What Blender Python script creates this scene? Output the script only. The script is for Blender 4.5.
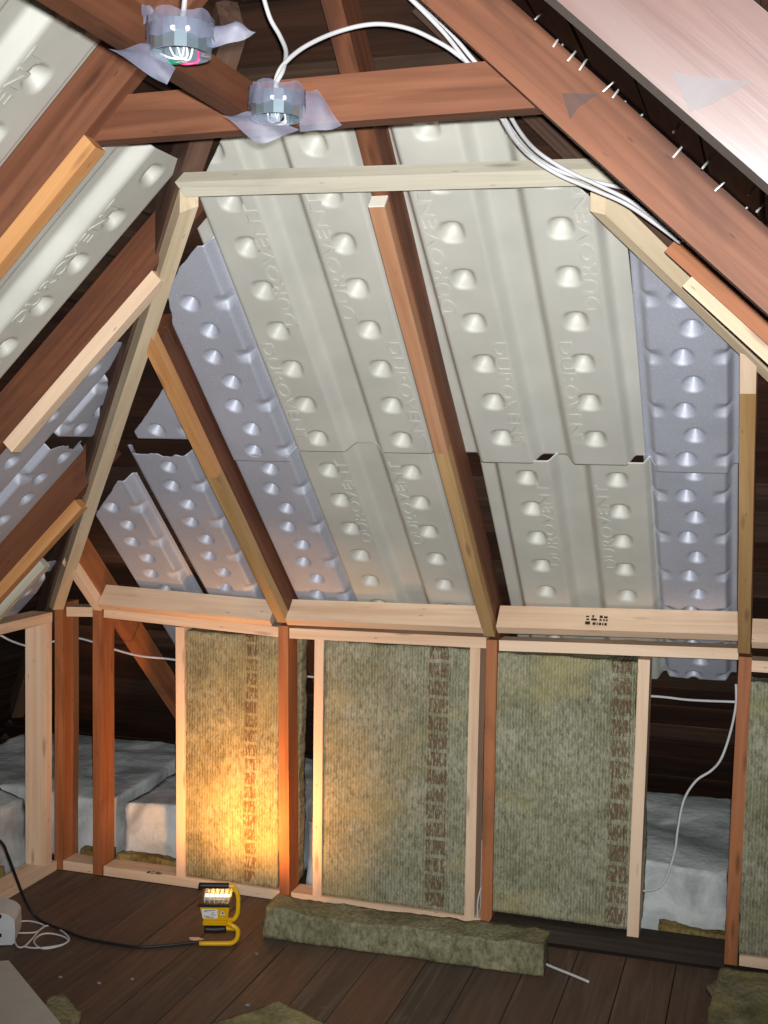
import bpy, bmesh, math, random
import numpy as np
from mathutils import Vector, Matrix, noise
for o in list(bpy.data.objects): bpy.data.objects.remove(o)
S = bpy.context.scene; COL = S.collection
rng = random.Random(7)
# ------------------------------------------------------------------ camera
F, YAW, PITCH, ROLL, H = 1207.28, .3080, .0597, .0167, 1.6666
FWD = Vector((-math.sin(YAW)*math.cos(PITCH), math.cos(YAW)*math.cos(PITCH), -math.sin(PITCH)))
RT = Vector((math.cos(YAW), math.sin(YAW), 0)); UP = RT.cross(FWD)
RIGHT = math.cos(ROLL)*RT + math.sin(ROLL)*UP; UPV = -math.sin(ROLL)*RT + math.cos(ROLL)*UP
CAM = Vector((0, 0, H))
cd = bpy.data.cameras.new('camera'); cam = bpy.data.objects.new('camera', cd); COL.objects.link(cam)
cd.sensor_fit = 'VERTICAL'; cd.sensor_height = 36; cd.sensor_width = 27; cd.lens = F/1024*36; cd.clip_start = .02
cam.matrix_world = Matrix(((RIGHT.x, UPV.x, -FWD.x, 0), (RIGHT.y, UPV.y, -FWD.y, 0), (RIGHT.z, UPV.z, -FWD.z, H), (0, 0, 0, 1)))
S.camera = cam
# ------------------------------------------------------------------ light and exposure
w = bpy.data.worlds.new('world'); S.world = w; w.use_nodes = True
w.node_tree.nodes['Background'].inputs[0].default_value = (.9, .85, .8, 1)
w.node_tree.nodes['Background'].inputs[1].default_value = .012
S.view_settings.view_transform = 'Standard'; S.view_settings.look = 'None'; S.view_settings.gamma = 1
S.view_settings.use_curve_mapping = False; S.view_settings.exposure = 0
fl = bpy.data.lights.new('camera_flash', 'SPOT'); flo = bpy.data.objects.new('camera_flash', fl); COL.objects.link(flo)
fl.energy = 560; fl.color = (.97, .985, 1); fl.shadow_soft_size = .018; fl.spot_size = math.radians(78); fl.spot_blend = 1
flo.location = CAM + RIGHT*.02 + UPV*.042
flo.rotation_euler = (FWD + UPV*.03).to_track_quat('-Z', 'Y').to_euler()
# ------------------------------------------------------------------ geometry frames of the attic
D, XL, XR = 3.9565, -2.5493, .914
TA = math.radians(42.69); TB = math.radians(45.1)
FR = {'A': (Vector((0, D, 1.0)), Vector((1, 0, 0)), Vector((0, -math.cos(TA), math.sin(TA))), Vector((0, math.sin(TA), math.cos(TA)))),
      'L': (Vector((XL, 0, 1.0)), Vector((0, 1, 0)), Vector((math.cos(TB), 0, math.sin(TB))), Vector((-math.sin(TB), 0, math.cos(TB)))),
      'R': (Vector((XR, 0, .978)), Vector((0, 1, 0)), Vector((-math.cos(TA), 0, math.sin(TA))), Vector((math.sin(TA), 0, math.cos(TA))))}
NS = .138                       # depth of the sheathing behind the furring face
def ray(px, py): return RIGHT*((px-384)/F) - UPV*((py-512)/F) + FWD
def onY(px, py, Y=D): d = ray(px, py); return CAM + d*(Y/d.y)
def onX(px, py, X=XL): d = ray(px, py); return CAM + d*(X/d.x)
def onZ(px, py, Z=0): d = ray(px, py); return CAM + d*((Z-H)/d.z)
def us(k, px, py, off=0):
    o, u, s, n = FR[k]; d = ray(px, py); T = ((o-CAM).dot(n)+off)/d.dot(n); P = CAM+d*T-o
    return P.dot(u), P.dot(s)
def W(k, a, s, n=0): o, u, sv, nv = FR[k]; return o+u*a+sv*s+nv*n
# ------------------------------------------------------------------ materials
def srgb(*c): return tuple(((v/255)/12.92 if v/255 <= .04045 else ((v/255+.055)/1.055)**2.4) for v in c)+(1,)
class NT:
    def __init__(s, name):
        m = bpy.data.materials.new(name); m.use_nodes = True; s.m = m; s.t = m.node_tree; s.b = s.t.nodes['Principled BSDF']
        s.tc = s.t.nodes.new('ShaderNodeTexCoord')
    def n(s, ty, **kw):
        x = s.t.nodes.new('ShaderNode'+ty)
        for k, v in kw.items():
            if k[0] == '_': setattr(x, k[1:], v)
            else: x.inputs[int(k[1:]) if k[0] == 'i' and k[1:].isdigit() else k].default_value = v
        return x
    def l(s, a, b): s.t.links.new(a, b)
    def ramp(s, fac, stops):
        r = s.n('ValToRGB'); e = r.color_ramp.elements
        while len(e) < len(stops): e.new(.5)
        for el, (p, c) in zip(e, stops): el.position = p; el.color = c if len(c) == 4 else (*c, 1)
        s.l(fac, r.inputs[0]); return r.outputs[0]
    def mix(s, fac, a, b, mode='MIX'):
        x = s.n('MixRGB', _blend_type=mode)
        for v, i in ((fac, 0), (a, 1), (b, 2)):
            if hasattr(v, 'links'): s.l(v, x.inputs[i])
            else: x.inputs[i].default_value = v
        return x.outputs[0]
    def vec(s, scale, rnd=True):
        src = s.tc.outputs['Object']
        if rnd:
            oi = s.n('ObjectInfo'); mu = s.n('Math', _operation='MULTIPLY', i1=53.0); s.l(oi.outputs['Random'], mu.inputs[0])
            ad = s.n('VectorMath', _operation='ADD'); s.l(src, ad.inputs[0]); s.l(mu.outputs[0], ad.inputs[1]); src = ad.outputs[0]
        mp = s.n('Mapping'); mp.inputs['Scale'].default_value = scale; s.l(src, mp.inputs[0]); return mp.outputs[0]
    def noise(s, scale, sc=1., detail=4, dist=0., rough=.55, rnd=True):
        x = s.n('TexNoise', Scale=sc, Detail=detail, Distortion=dist, Roughness=rough); s.l(s.vec(scale, rnd), x.inputs[0]); return x.outputs[0]
    def bump(s, h, strength, dist=.004):
        b = s.n('Bump', Strength=strength, Distance=dist); s.l(h, b.inputs['Height']); s.l(b.outputs[0], s.b.inputs['Normal']); return b
    def col(s, c): s.l(c, s.b.inputs['Base Color'])
def wood(name, dark, mid, light, rough=.7, knots=.5, stain=None, spec=.25, stain_amt=.5):
    t = NT(name)
    g = t.noise((1.6, 34, 34), 1, 6, 1.2); g2 = t.noise((.8, 7, 7), 1, 3, .8)
    c = t.ramp(g, [(.25, dark), (.5, mid), (.75, light)])
    c = t.mix(.45, c, t.ramp(g2, [(.3, dark), (.7, light)]))
    if stain:
        sm = t.ramp(t.noise((2.2, 6, 6), 1, 5, .6), [(.52, (0, 0, 0)), (.72, (stain_amt,)*3)])
        c = t.mix(sm, c, stain)
    if knots:
        v = t.n('TexVoronoi', Scale=1.0, Randomness=1.0); t.l(t.vec((3.2, 16, 16)), v.inputs[0])
        k = t.ramp(v.outputs['Distance'], [(.06, (knots,)*3), (.16, (0, 0, 0))]); c = t.mix(k, c, tuple(x*.4 for x in dark[:3])+(1,))
        v2 = t.n('TexVoronoi', Scale=1.0, Randomness=1.0); t.l(t.vec((9, 40, 40)), v2.inputs[0])
        k2 = t.ramp(v2.outputs['Distance'], [(.03, (knots,)*3), (.1, (0, 0, 0))]); c = t.mix(k2, c, tuple(x*.15 for x in dark[:3])+(1,))
    t.col(c); t.b.inputs['Roughness'].default_value = rough; t.b.inputs['Specular IOR Level'].default_value = spec
    t.bump(g, .35, .0015)
    return t.m
M = {}
M['old'] = wood('old_reddish_timber', srgb(78, 46, 31), srgb(118, 73, 51), srgb(146, 96, 70), .62, .5, srgb(58, 40, 34), .3, .8)
M['oldpink'] = wood('old_pinkish_grey_timber', srgb(50, 33, 29), srgb(67, 46, 41), srgb(78, 58, 52), .42, .3, srgb(74, 66, 63), .5)
M['old2'] = wood('old_brown_timber', srgb(72, 40, 25), srgb(106, 63, 42), srgb(130, 82, 56), .65, .5, srgb(56, 38, 32), .3, .8)
M['stud'] = wood('old_orange_stud_timber', srgb(126, 72, 40), srgb(168, 104, 64), srgb(190, 126, 82), .6, .6, srgb(96, 60, 42), .3, .7)
M['new'] = wood('new_pine', srgb(202, 164, 130), srgb(226, 193, 160), srgb(240, 214, 186), .55, .6, spec=.3)
M['tan'] = wood('tan_furring', srgb(150, 112, 68), srgb(182, 144, 96), srgb(204, 168, 120), .6, .5)
M['pinktan'] = wood('pinkish_furring', srgb(140, 92, 62), srgb(176, 124, 90), srgb(198, 150, 116), .6, .5)
M['orange'] = wood('orange_furring', srgb(172, 110, 60), srgb(198, 140, 86), srgb(216, 166, 114), .5, .5)
M['grey'] = wood('weathered_grey_batten', srgb(166, 156, 132), srgb(198, 190, 168), srgb(214, 208, 192), .7, .5, srgb(156, 152, 146), .2)
M['pale'] = wood('pale_tan_furring', srgb(178, 156, 124), srgb(206, 186, 154), srgb(222, 204, 176), .65, .4)
M['sheath'] = wood('dark_sheathing', srgb(20, 12, 9), srgb(44, 27, 18), srgb(68, 43, 29), .8, .3, srgb(24, 20, 19), .15, .8)
M['sheath2'] = wood('grey_brown_sheathing', srgb(26, 19, 15), srgb(54, 39, 30), srgb(88, 66, 51), .8, .3, srgb(36, 34, 34), .15, .8)
M['cutend'] = wood('fresh_cut_end', srgb(226, 214, 196), srgb(236, 226, 210), srgb(244, 236, 222), .7, 0)
M['hip'] = wood('grey_old_hip_timber', srgb(54, 34, 26), srgb(92, 66, 52), srgb(122, 96, 80), .75, .3, srgb(70, 62, 58))
M['sole'] = wood('dark_sole_timber', srgb(34, 28, 24), srgb(58, 48, 41), srgb(76, 64, 54), .85, 0)
def floor_mat():
    t = NT('dark_floor_board')
    g = t.noise((1.4, 26, 26), 1, 6, 1.5); b = t.noise((1.6, 3, 3), 1, 5, .5); sp = t.noise((14, 14, 14), 1, 3)
    c = t.ramp(g, [(.25, srgb(50, 42, 36)), (.55, srgb(90, 76, 65)), (.8, srgb(124, 108, 93))])
    c = t.mix(t.ramp(b, [(.44, (0, 0, 0)), (.68, (.6,)*3)]), c, srgb(114, 78, 58))
    c = t.mix(t.ramp(b, [(.25, (.75,)*3), (.42, (0, 0, 0))]), c, srgb(46, 40, 36))
    c = t.mix(t.ramp(sp, [(.66, (0, 0, 0)), (.78, (.45,)*3)]), c, srgb(128, 120, 108))
    oi = t.n('ObjectInfo'); c = t.mix(.35, c, t.ramp(oi.outputs['Random'], [(0, srgb(62, 57, 53)), (.5, srgb(104, 78, 62)), (1, srgb(74, 66, 60))]))
    t.col(c); t.b.inputs['Roughness'].default_value = .6; t.b.inputs['Specular IOR Level'].default_value = .25; t.bump(g, .5, .002); return t.m
M['floor'] = floor_mat()
def foam(name, base, spark, rough, met=0.):
    t = NT(name)
    n1 = t.noise((5, 5, 5), 1, 3); c = t.mix(t.ramp(n1, [(.35, (0,)*3), (.65, (1,)*3)]), base, tuple(x*.88 for x in base[:3])+(1,))
    if spark:
        v = t.n('TexVoronoi', Scale=150.); t.l(t.vec((1, 1, 1)), v.inputs[0])
        k = t.ramp(v.outputs['Distance'], [(.10, (.8,)*3), (.2, (0,)*3)]); c = t.mix(k, c, (.9, .93, 1, 1))
    t.col(c); t.b.inputs['Roughness'].default_value = rough; t.b.inputs['Metallic'].default_value = met; t.b.inputs['Specular IOR Level'].default_value = .9
    return t.m
M['beige'] = foam('beige_vent_foam', srgb(200, 198, 187), False, .62, .14)
M['blue'] = foam('blue_grey_vent_foam', srgb(192, 195, 206), True, .62, .42)
def wool(name, a, b, c_, ribs=True, pr=None):
    t = NT(name)
    n1 = t.noise((7, 7, 7), 1, 5, .5); n2 = t.noise((70, 70, 40), 1, 4, 0, .7)
    c = t.ramp(n1, [(.3, a), (.5, b), (.72, c_)])
    c = t.mix(t.ramp(n2, [(.35, (.75,)*3), (.62, (0,)*3)]), c, tuple(x*.45 for x in a[:3])+(1,))
    n3 = t.noise((3.2, 3.2, 4.5), 1, 3, .6); c = t.mix(t.ramp(n3, [(.5, (0,)*3), (.72, (.55,)*3)]), c, srgb(172, 158, 104))
    hgt = n2
    if ribs:
        wv = t.n('TexWave', Scale=30., Distortion=6.0, Detail=4.0); wv.inputs['Detail Scale'].default_value = 6.; t.l(t.vec((1, 0, .35), False), wv.inputs[0])
        c = t.mix(t.ramp(wv.outputs[1], [(.5, (0,)*3), (.95, (.28,)*3)]), c, srgb(196, 196, 176))
        hgt = t.mix(.3, n2, wv.outputs[1])
    if pr:                                                   # the brown printed column, in the batt's own metres
        x0, x1, per = pr
        se = t.n('SeparateXYZ'); t.l(t.tc.outputs['Object'], se.inputs[0])
        def M1(op, a_, b_=None):
            x = t.n('Math', _operation=op)
            for v, i in ((a_, 0), (b_, 1)):
                if v is None: continue
                if hasattr(v, 'links'): t.l(v, x.inputs[i])
                else: x.inputs[i].default_value = v
            return x.outputs[0]
        wob = M1('MULTIPLY', M1('SUBTRACT', t.noise((9, 9, 9), 1, 3), .5), .02)
        X = M1('ADD', se.outputs[0], wob)
        inx = M1('MULTIPLY', M1('GREATER_THAN', X, x0), M1('LESS_THAN', X, x1))
        ph = M1('FRACT', M1('MULTIPLY', se.outputs[2], 1/per)); inz = M1('GREATER_THAN', ph, .2)
        gl = t.noise((150, 0, 34), 1, 2, 1.0, .6, False); st = M1('GREATER_THAN', gl, .47)
        mk = M1('MULTIPLY', M1('MULTIPLY', inx, inz), st); mk = M1('MULTIPLY', mk, .68)
        c = t.mix(mk, c, srgb(98, 62, 40))
    t.col(c); t.b.inputs['Roughness'].default_value = .95; t.b.inputs['Specular IOR Level'].default_value = .08
    t.bump(hgt, .9, .006); return t.m
WC = (srgb(124, 122, 92), srgb(154, 152, 124), srgb(176, 173, 150))
M['wool'] = wool('green_grey_mineral_wool', *WC)
M['wool1'] = wool('mineral_wool_print_narrow', srgb(126, 118, 80), srgb(154, 146, 108), srgb(174, 166, 130), True, (.245, .29, .052))
M['wool2'] = wool('mineral_wool_print_wide', *WC, True, (.385, .455, .062))
M['wool3'] = wool('mineral_wool_print_faded', *WC, True, (.40, .465, .07))
M['woolf'] = wool('mineral_wool_offcut', srgb(112, 108, 80), srgb(140, 136, 106), srgb(160, 156, 128), False)
M['oldwool'] = wool('yellow_old_wool', srgb(110, 92, 52), srgb(138, 118, 72), srgb(150, 134, 92), False)
def fibre():
    t = NT('white_glass_fibre'); n1 = t.noise((6, 6, 6), 1, 6, .8); n2 = t.noise((50, 50, 50), 1, 4)
    c = t.ramp(n1, [(.3, srgb(150, 154, 154)), (.6, srgb(204, 208, 206))]); t.col(c); t.b.inputs['Roughness'].default_value = .95
    t.b.inputs['Specular IOR Level'].default_value = .08; t.bump(t.mix(.5, n1, n2), .8, .01); return t.m
M['fibre'] = fibre()
def plain(name, c, rough=.5, met=0., spec=.5, var=.12):
    t = NT(name); n1 = t.noise((18, 18, 18), 1, 3)
    t.col(t.mix(n1, tuple(x*(1-var) for x in c[:3])+(1,), tuple(min(1, x*(1+var)) for x in c[:3])+(1,)))
    t.b.inputs['Roughness'].default_value = rough; t.b.inputs['Metallic'].default_value = met; t.b.inputs['Specular IOR Level'].default_value = spec; return t.m
M['cable'] = plain('white_cable_sheath', srgb(200, 198, 198), .4)
M['black'] = plain('black_rubber', srgb(22, 22, 24), .5)
M['yellow'] = plain('yellow_enamel', srgb(226, 176, 20), .3)
M['steel'] = plain('galvanised_steel', srgb(176, 196, 206), .3, .85)
M['nail'] = plain('bright_nail_steel', srgb(228, 226, 220), .35, .15)
M['label'] = plain('white_paper_label', srgb(232, 232, 226), .6)
M['ink'] = plain('black_ink', srgb(24, 20, 20), .7)
M['greyink'] = plain('grey_ink', srgb(130, 134, 140), .7)
M['hole'] = plain('black_slot', srgb(10, 10, 10), .9)
M['boxwhite'] = plain('white_plastic_case', srgb(196, 198, 198), .45)
M['sheetpale'] = plain('pale_grey_sheet', srgb(176, 172, 160), .8)
M['green'] = plain('green_wire', srgb(20, 120, 90), .4); M['pink'] = plain('red_wire', srgb(214, 50, 110), .4)
def film():
    t = NT('cloudy_plastic_film'); tr = t.n('BsdfTransparent'); mx = t.n('MixShader')
    n1 = t.noise((20, 20, 20), 1, 3, .5); r = t.ramp(n1, [(.3, (.34,)*3), (.7, (.55,)*3)])
    t.b.inputs['Base Color'].default_value = srgb(128, 130, 150); t.b.inputs['Roughness'].default_value = .45
    out = t.t.nodes['Material Output']; t.l(r, mx.inputs[0]); t.l(tr.outputs[0], mx.inputs[1]); t.l(t.b.outputs[0], mx.inputs[2]); t.l(mx.outputs[0], out.inputs[0]); return t.m
M['film'] = film()
def glow():
    t = NT('halogen_tube'); t.b.inputs['Base Color'].default_value = (1, .8, .4, 1); t.b.inputs['Emission Color'].default_value = (1, .62, .25, 1)
    t.b.inputs['Emission Strength'].default_value = 6; return t.m
M['glow'] = glow()
# ------------------------------------------------------------------ object helpers
def tag(o, label=None, cat=None, group=None, kind=None):
    if label: o['label'] = label
    if cat: o['category'] = cat
    if group: o['group'] = group
    if kind: o['kind'] = kind
    return o
MW = {}
def link(name, mesh, mat, parent=None, mtx=None):
    o = bpy.data.objects.new(name, mesh); COL.objects.link(o); mtx = mtx or Matrix()
    if mesh is not None and mat is not None and not mesh.materials: mesh.materials.append(M[mat])
    MW[o.name] = mtx
    if parent is not None:
        o.parent = parent; o.matrix_basis = MW[parent.name].inverted() @ mtx
    else: o.matrix_basis = mtx
    return o
def empty(name, loc, rz=0):
    o = bpy.data.objects.new(name, None); COL.objects.link(o); o.empty_display_size = .1
    MW[o.name] = Matrix.Translation(loc) @ Matrix.Rotation(rz, 4, 'Z'); o.matrix_basis = MW[o.name]; return o
def bm_mesh(bm, name, smooth=False):
    me = bpy.data.meshes.new(name); bmesh.ops.recalc_face_normals(bm, faces=bm.faces); bm.to_mesh(me); bm.free()
    if smooth: me.polygons.foreach_set('use_smooth', [True]*len(me.polygons))
    return me
def beam(name, p0, p1, a, b, ar, br, mat, parent=None, cut0=None, cut1=None, bev=.002, wob=0):
    """a board from p0 to p1, cross-section ar x br along a and b; cut0/cut1 = plane normals of skew end cuts"""
    p0, p1 = Vector(p0), Vector(p1); x = (p1-p0); L = x.length; x.normalize()
    y = (Vector(a)-x*Vector(a).dot(x)).normalized(); z = x.cross(y)
    sb = 1 if z.dot(Vector(b)) > 0 else -1
    br = br if sb > 0 else (-br[1], -br[0])
    bm = bmesh.new(); n = max(1, int(L/.25)) if wob else 1; rings = []
    def shift(cut, yy, zz):
        if cut is None: return 0
        c = Vector(cut); cx, cy, cz = c.dot(x), c.dot(y), c.dot(z); return -(cy*yy+cz*zz)/cx
    for i in range(n+1):
        f = i/n; ring = []
        dy = rng.uniform(-wob, wob) if 0 < i < n else 0; dz = rng.uniform(-wob, wob) if 0 < i < n else 0
        for yy, zz in ((ar[0], br[0]), (ar[1], br[0]), (ar[1], br[1]), (ar[0], br[1])):
            xx = f*L + (1-f)*shift(cut0, yy, zz) + f*shift(cut1, yy, zz)
            ring.append(bm.verts.new((xx, yy+dy, zz+dz)))
        rings.append(ring)
    for i in range(n):
        for j in range(4): bm.faces.new((rings[i][j], rings[i][(j+1) % 4], rings[i+1][(j+1) % 4], rings[i+1][j]))
    bm.faces.new(rings[0]); bm.faces.new(rings[-1][::-1])
    if bev:
        es = [e for e in bm.edges if len(e.link_faces) == 2 and e.calc_face_angle(0) > .7]
        bmesh.ops.bevel(bm, geom=es, offset=bev, segments=1, affect='EDGES')
    me = bm_mesh(bm, name)
    mt = Matrix(((x.x, y.x, z.x, p0.x), (x.y, y.y, z.y, p0.y), (x.z, y.z, z.z, p0.z), (0, 0, 0, 1)))
    return link(name, me, mat, parent, mt)
def cat_rom(pts, n=8):
    P = [Vector(p) for p in pts]; P = [P[0]*2-P[1]]+P+[P[-1]*2-P[-2]]; out = []
    for i in range(1, len(P)-2):
        for k in range(n):
            t = k/n; a, b, c, d = P[i-1:i+3]
            out.append(.5*((2*b)+(c-a)*t+(2*a-5*b+4*c-d)*t*t+(3*b-a-3*c+d)*t**3))
    out.append(P[-2]); return out
def tube_bm(bm, pts, r, seg=8, flat=1.0):
    prev = None; rings = []; nrm = None
    for i, p in enumerate(pts):
        t = (pts[min(i+1, len(pts)-1)]-pts[max(i-1, 0)]).normalized()
        if nrm is None: nrm = t.orthogonal().normalized()
        nrm = (nrm-t*nrm.dot(t)).normalized(); bi = t.cross(nrm)
        rings.append([bm.verts.new(p+(nrm*math.cos(2*math.pi*k/seg)+bi*flat*math.sin(2*math.pi*k/seg))*r) for k in range(seg)])
    for i in range(len(rings)-1):
        for k in range(seg): bm.faces.new((rings[i][k], rings[i][(k+1) % seg], rings[i+1][(k+1) % seg], rings[i+1][k]))
    bm.faces.new(rings[0][::-1]); bm.faces.new(rings[-1])
def tube(name, pts, r, mat, parent=None, smooth=True, curve=True, seg=8, mtx=None, flat=1.0):
    bm = bmesh.new(); P = cat_rom(pts) if curve else [Vector(p) for p in pts]
    tube_bm(bm, P, r, seg, flat); return link(name, bm_mesh(bm, name, smooth), mat, parent, mtx)
def box_bm(bm, c, s, rot=None):
    r = bmesh.ops.create_cube(bm, size=1); vs = r['verts']
    for v in vs:
        p = Vector((v.co.x*s[0], v.co.y*s[1], v.co.z*s[2])); p = rot @ p if rot else p; v.co = p+Vector(c)
    return vs
def box(name, c, s, mat, parent=None, bev=.003, mtx=None, rot=None, seg=1):
    bm = bmesh.new(); box_bm(bm, c, s, rot)
    if bev: bmesh.ops.bevel(bm, geom=list(bm.edges), offset=bev, segments=seg, affect='EDGES')
    return link(name, bm_mesh(bm, name), mat, parent, mtx)
def poly_slab(name, pts, z0, z1, mat, parent=None, mtx=None, bev=.002):
    bm = bmesh.new(); lo = [bm.verts.new((x, y, z0)) for x, y in pts]; hi = [bm.verts.new((x, y, z1)) for x, y in pts]; n = len(pts)
    bm.faces.new(lo[::-1]); bm.faces.new(hi)
    for i in range(n): bm.faces.new((lo[i], lo[(i+1) % n], hi[(i+1) % n], hi[i]))
    if bev: bmesh.ops.bevel(bm, geom=list(bm.edges), offset=bev, segments=1, affect='EDGES')
    return link(name, bm_mesh(bm, name), mat, parent, mtx)
def rough_box(name, origin, size, res, amp, mat, freq=14., rz=0, shape=None, parent=None, big=0.):
    """an insulation block: subdivided box in local metres with a torn, uneven surface"""
    nx, ny, nz = [max(2, int(round(s/res))) for s in size]; sx, sy, sz = size; seed = Vector((rng.uniform(0, 90),)*3)
    idx = {}; V = []; Fc = []
    def v(i, j, k):
        if (i, j, k) in idx: return idx[(i, j, k)]
        p = Vector((sx*i/nx, sy*j/ny, sz*k/nz))
        if shape: p = Vector(shape(p.x, p.y, p.z))
        q = p+seed; d = Vector((noise.noise(q*freq), noise.noise(q*freq+Vector((9, 0, 0))), noise.noise(q*freq+Vector((0, 9, 0)))))*amp
        d += Vector((noise.noise(q*freq*3), noise.noise(q*freq*3+Vector((5, 0, 0))), noise.noise(q*freq*3+Vector((0, 5, 0)))))*amp*.5
        if big: d += Vector((noise.noise(q*4.5), noise.noise(q*4.5+Vector((7, 0, 0))), noise.noise(q*4.5+Vector((0, 7, 0)))))*big
        if k == 0: d.z = abs(d.z)*.2
        idx[(i, j, k)] = len(V); V.append(p+d); return len(V)-1
    for i in range(nx):
        for j in range(ny): Fc += [(v(i, j, 0), v(i, j+1, 0), v(i+1, j+1, 0), v(i+1, j, 0)), (v(i, j, nz), v(i+1, j, nz), v(i+1, j+1, nz), v(i, j+1, nz))]
        for k in range(nz): Fc += [(v(i, 0, k), v(i+1, 0, k), v(i+1, 0, k+1), v(i, 0, k+1)), (v(i, ny, k), v(i, ny, k+1), v(i+1, ny, k+1), v(i+1, ny, k))]
    for j in range(ny):
        for k in range(nz): Fc += [(v(0, j, k), v(0, j, k+1), v(0, j+1, k+1), v(0, j+1, k)), (v(nx, j, k), v(nx, j+1, k), v(nx, j+1, k+1), v(nx, j, k+1))]
    me = bpy.data.meshes.new(name); me.from_pydata(V, [], Fc); me.polygons.foreach_set('use_smooth', [True]*len(me.polygons))
    return link(name, me, mat, parent, Matrix.Translation(origin) @ Matrix.Rotation(rz, 4, 'Z'))
def text_mesh(txt, length, height, ext):
    c = bpy.data.curves.new('lettering', 'FONT'); c.body = txt; c.size = 1; c.extrude = .5; c.bevel_depth = 0; c.resolution_u = 2; c.offset = .012
    o = bpy.data.objects.new('tmp', c); COL.objects.link(o); dg = bpy.context.evaluated_depsgraph_get()
    me = bpy.data.meshes.new_from_object(o.evaluated_get(dg)); bpy.data.objects.remove(o)
    co = np.zeros(len(me.vertices)*3); me.vertices.foreach_get('co', co); co = co.reshape(-1, 3); lo, hi = co.min(0), co.max(0)
    co = (co-lo)/(hi-lo)*np.array([length, height, ext]); me.vertices.foreach_set('co', co.ravel()); me.update(); return me
# ================================================================== the setting
floor = tag(empty('floor', (0, 2, 0)), kind='structure')
xs = -4.2; k = 0; brd = random.Random(3)
while xs < 1.6:
    wd = brd.uniform(.13, .17); y1 = 3.9 if xs > -.9 else 3.955
    if xs+wd < XL+.01 : y1 = 5.1
    dz = brd.uniform(-.003, 0)
    me = beam('floor_board', (xs+wd/2, -1.2, dz), (xs+wd/2, y1, dz), (1, 0, 0), (0, 0, 1), (-wd/2+.0018, wd/2-.0018), (-.03, 0), 'floor', floor)
    xs += wd
beam('subfloor', (-4.3, 2, -.033), (1.6, 2, -.033), (0, 1, 0), (0, 0, 1), (-3.2, 3.2), (-.02, 0), 'sole', floor)
ceil = tag(empty('ceiling', (-.9, 2, 2.7)), kind='structure')
# plan of hips at the sheathing plane
tA, tB = math.tan(TA), math.tan(TB)
def zA(y, n=0): return 1.0+(D-y)*tA+n/math.cos(TA)
def hipL(s, n=NS):      # x where plane L meets plane A at height of A-slope s
    z = W('A', 0, s, n).z; return XL+(z-1.0-n/math.cos(TB))/tB
def hipR(s, n=NS): z = W('A', 0, s, n).z; return XR-(z-.978-n/math.cos(TA))/tA
RX = -.9
shb = random.Random(5); s = -1.55
while s < 2.62:
    wd = shb.uniform(.12, .16); sm = s+wd/2; lo, hi = max(hipL(sm), -4.0), min(hipR(sm), 2.2)
    if hi-lo > .08:
        beam('sheathing_board', W('A', lo, sm, NS+shb.uniform(0, .006)), W('A', hi, sm, NS+shb.uniform(0, .004)), FR['A'][2], FR['A'][3], (-wd/2+.004, wd/2-.004), (0, .02), shb.choice(['sheath', 'sheath', 'sheath2']), ceil)
    s += wd
for key, smax in (('L', 2.45), ('R', 2.5)):
    s = -1.55
    while s < smax:
        wd = shb.uniform(.12, .16); sm = s+wd/2; z = W(key, 0, sm, NS).z
        yh = D-(z-1.0-NS/math.cos(TA))/tA
        beam('sheathing_board', W(key, -1.2, sm, NS+shb.uniform(0, .005)), W(key, min(yh, 5.3), sm, NS+shb.uniform(0, .005)), FR[key][2], FR[key][3], (-wd/2+.004, wd/2-.004), (0, .02), shb.choice(['sheath', 'sheath', 'sheath2']), ceil)
        s += wd
# nail points poking through the right-hand boards
for px, py in ((542, 13), (531, 22), (557, 40), (562, 45), (585, 61), (593, 78), (612, 84), (617, 91), (624, 103), (641, 116), (647, 127), (678, 126), (681, 148), (710, 159), (718, 188), (724, 183), (729, 195), (747, 208), (754, 187), (766, 202), (700, 172), (575, 52)):
    a, s = us('R', px, py, NS); L = rng.uniform(.012, .023)
    b0 = W('R', a, s, NS+.005); b1 = W('R', a+rng.uniform(-.004, .004), s+rng.uniform(-.003, .003), NS-L)
    bm = bmesh.new(); tube_bm(bm, [b0, b0.lerp(b1, .8), b1], .0018, 5); link('nail', bm_mesh(bm, 'nail'), 'nail', ceil)
# ------------------------------------------------------------------ knee walls
wall = tag(empty('wall_back', (-1.2, D, 0)), kind='structure')
def stud(top, bot, wd, depth, mat, z0=0., z1=1.0, par=wall, y=D):
    a, b = onY(*top, y), onY(*bot, y); f = lambda z: a.lerp(b, (z-a.z)/(b.z-a.z)); p0, p1 = f(z0), f(z1)
    p0.y = p1.y = y
    return beam('stud', p0, p1, (1, 0, 0), (0, 1, 0), (0, wd), (0, depth), mat, par, cut0=(0, 0, 1), cut1=(0, 0, 1), wob=.001)
ST = [stud((92.8, 608), (92.8, 873), .039, .09, 'stud', 0, 1.03), stud((175.5, 632), (176.5, 893), .034, .088, 'new', .036, .968, y=D+.006),
      stud((278.3, 628), (279.6, 901), .038, .09, 'stud', 0, 1.0), stud((314.6, 640), (312.4, 908), .034, .088, 'new', .0, .968, y=D+.006),
      stud((470.3, 648), (463.9, 927), .035, .088, 'new', .0, .968, y=D+.006), stud((486.4, 636), (480.3, 930), .038, .09, 'stud', 0, 1.0),
      stud((638.2, 658), (626.4, 945), .038, .088, 'new', .045, .968, y=D+.006), stud((739.2, 651), (724, 966), .04, .09, 'stud', 0, 1.0)]
def hplate(name, x0, x1, zl, zr, h, d, mat, y=D+.004, par=wall):
    return beam(name, (x0, y, zl), (x1, y, zr), (0, 0, 1), (0, 1, 0), (0, h), (0, d), mat, par, wob=.0008)
X = lambda px, py=640: onY(px, py).x
ztp = lambda px, py: onY(px, py).z
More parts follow.
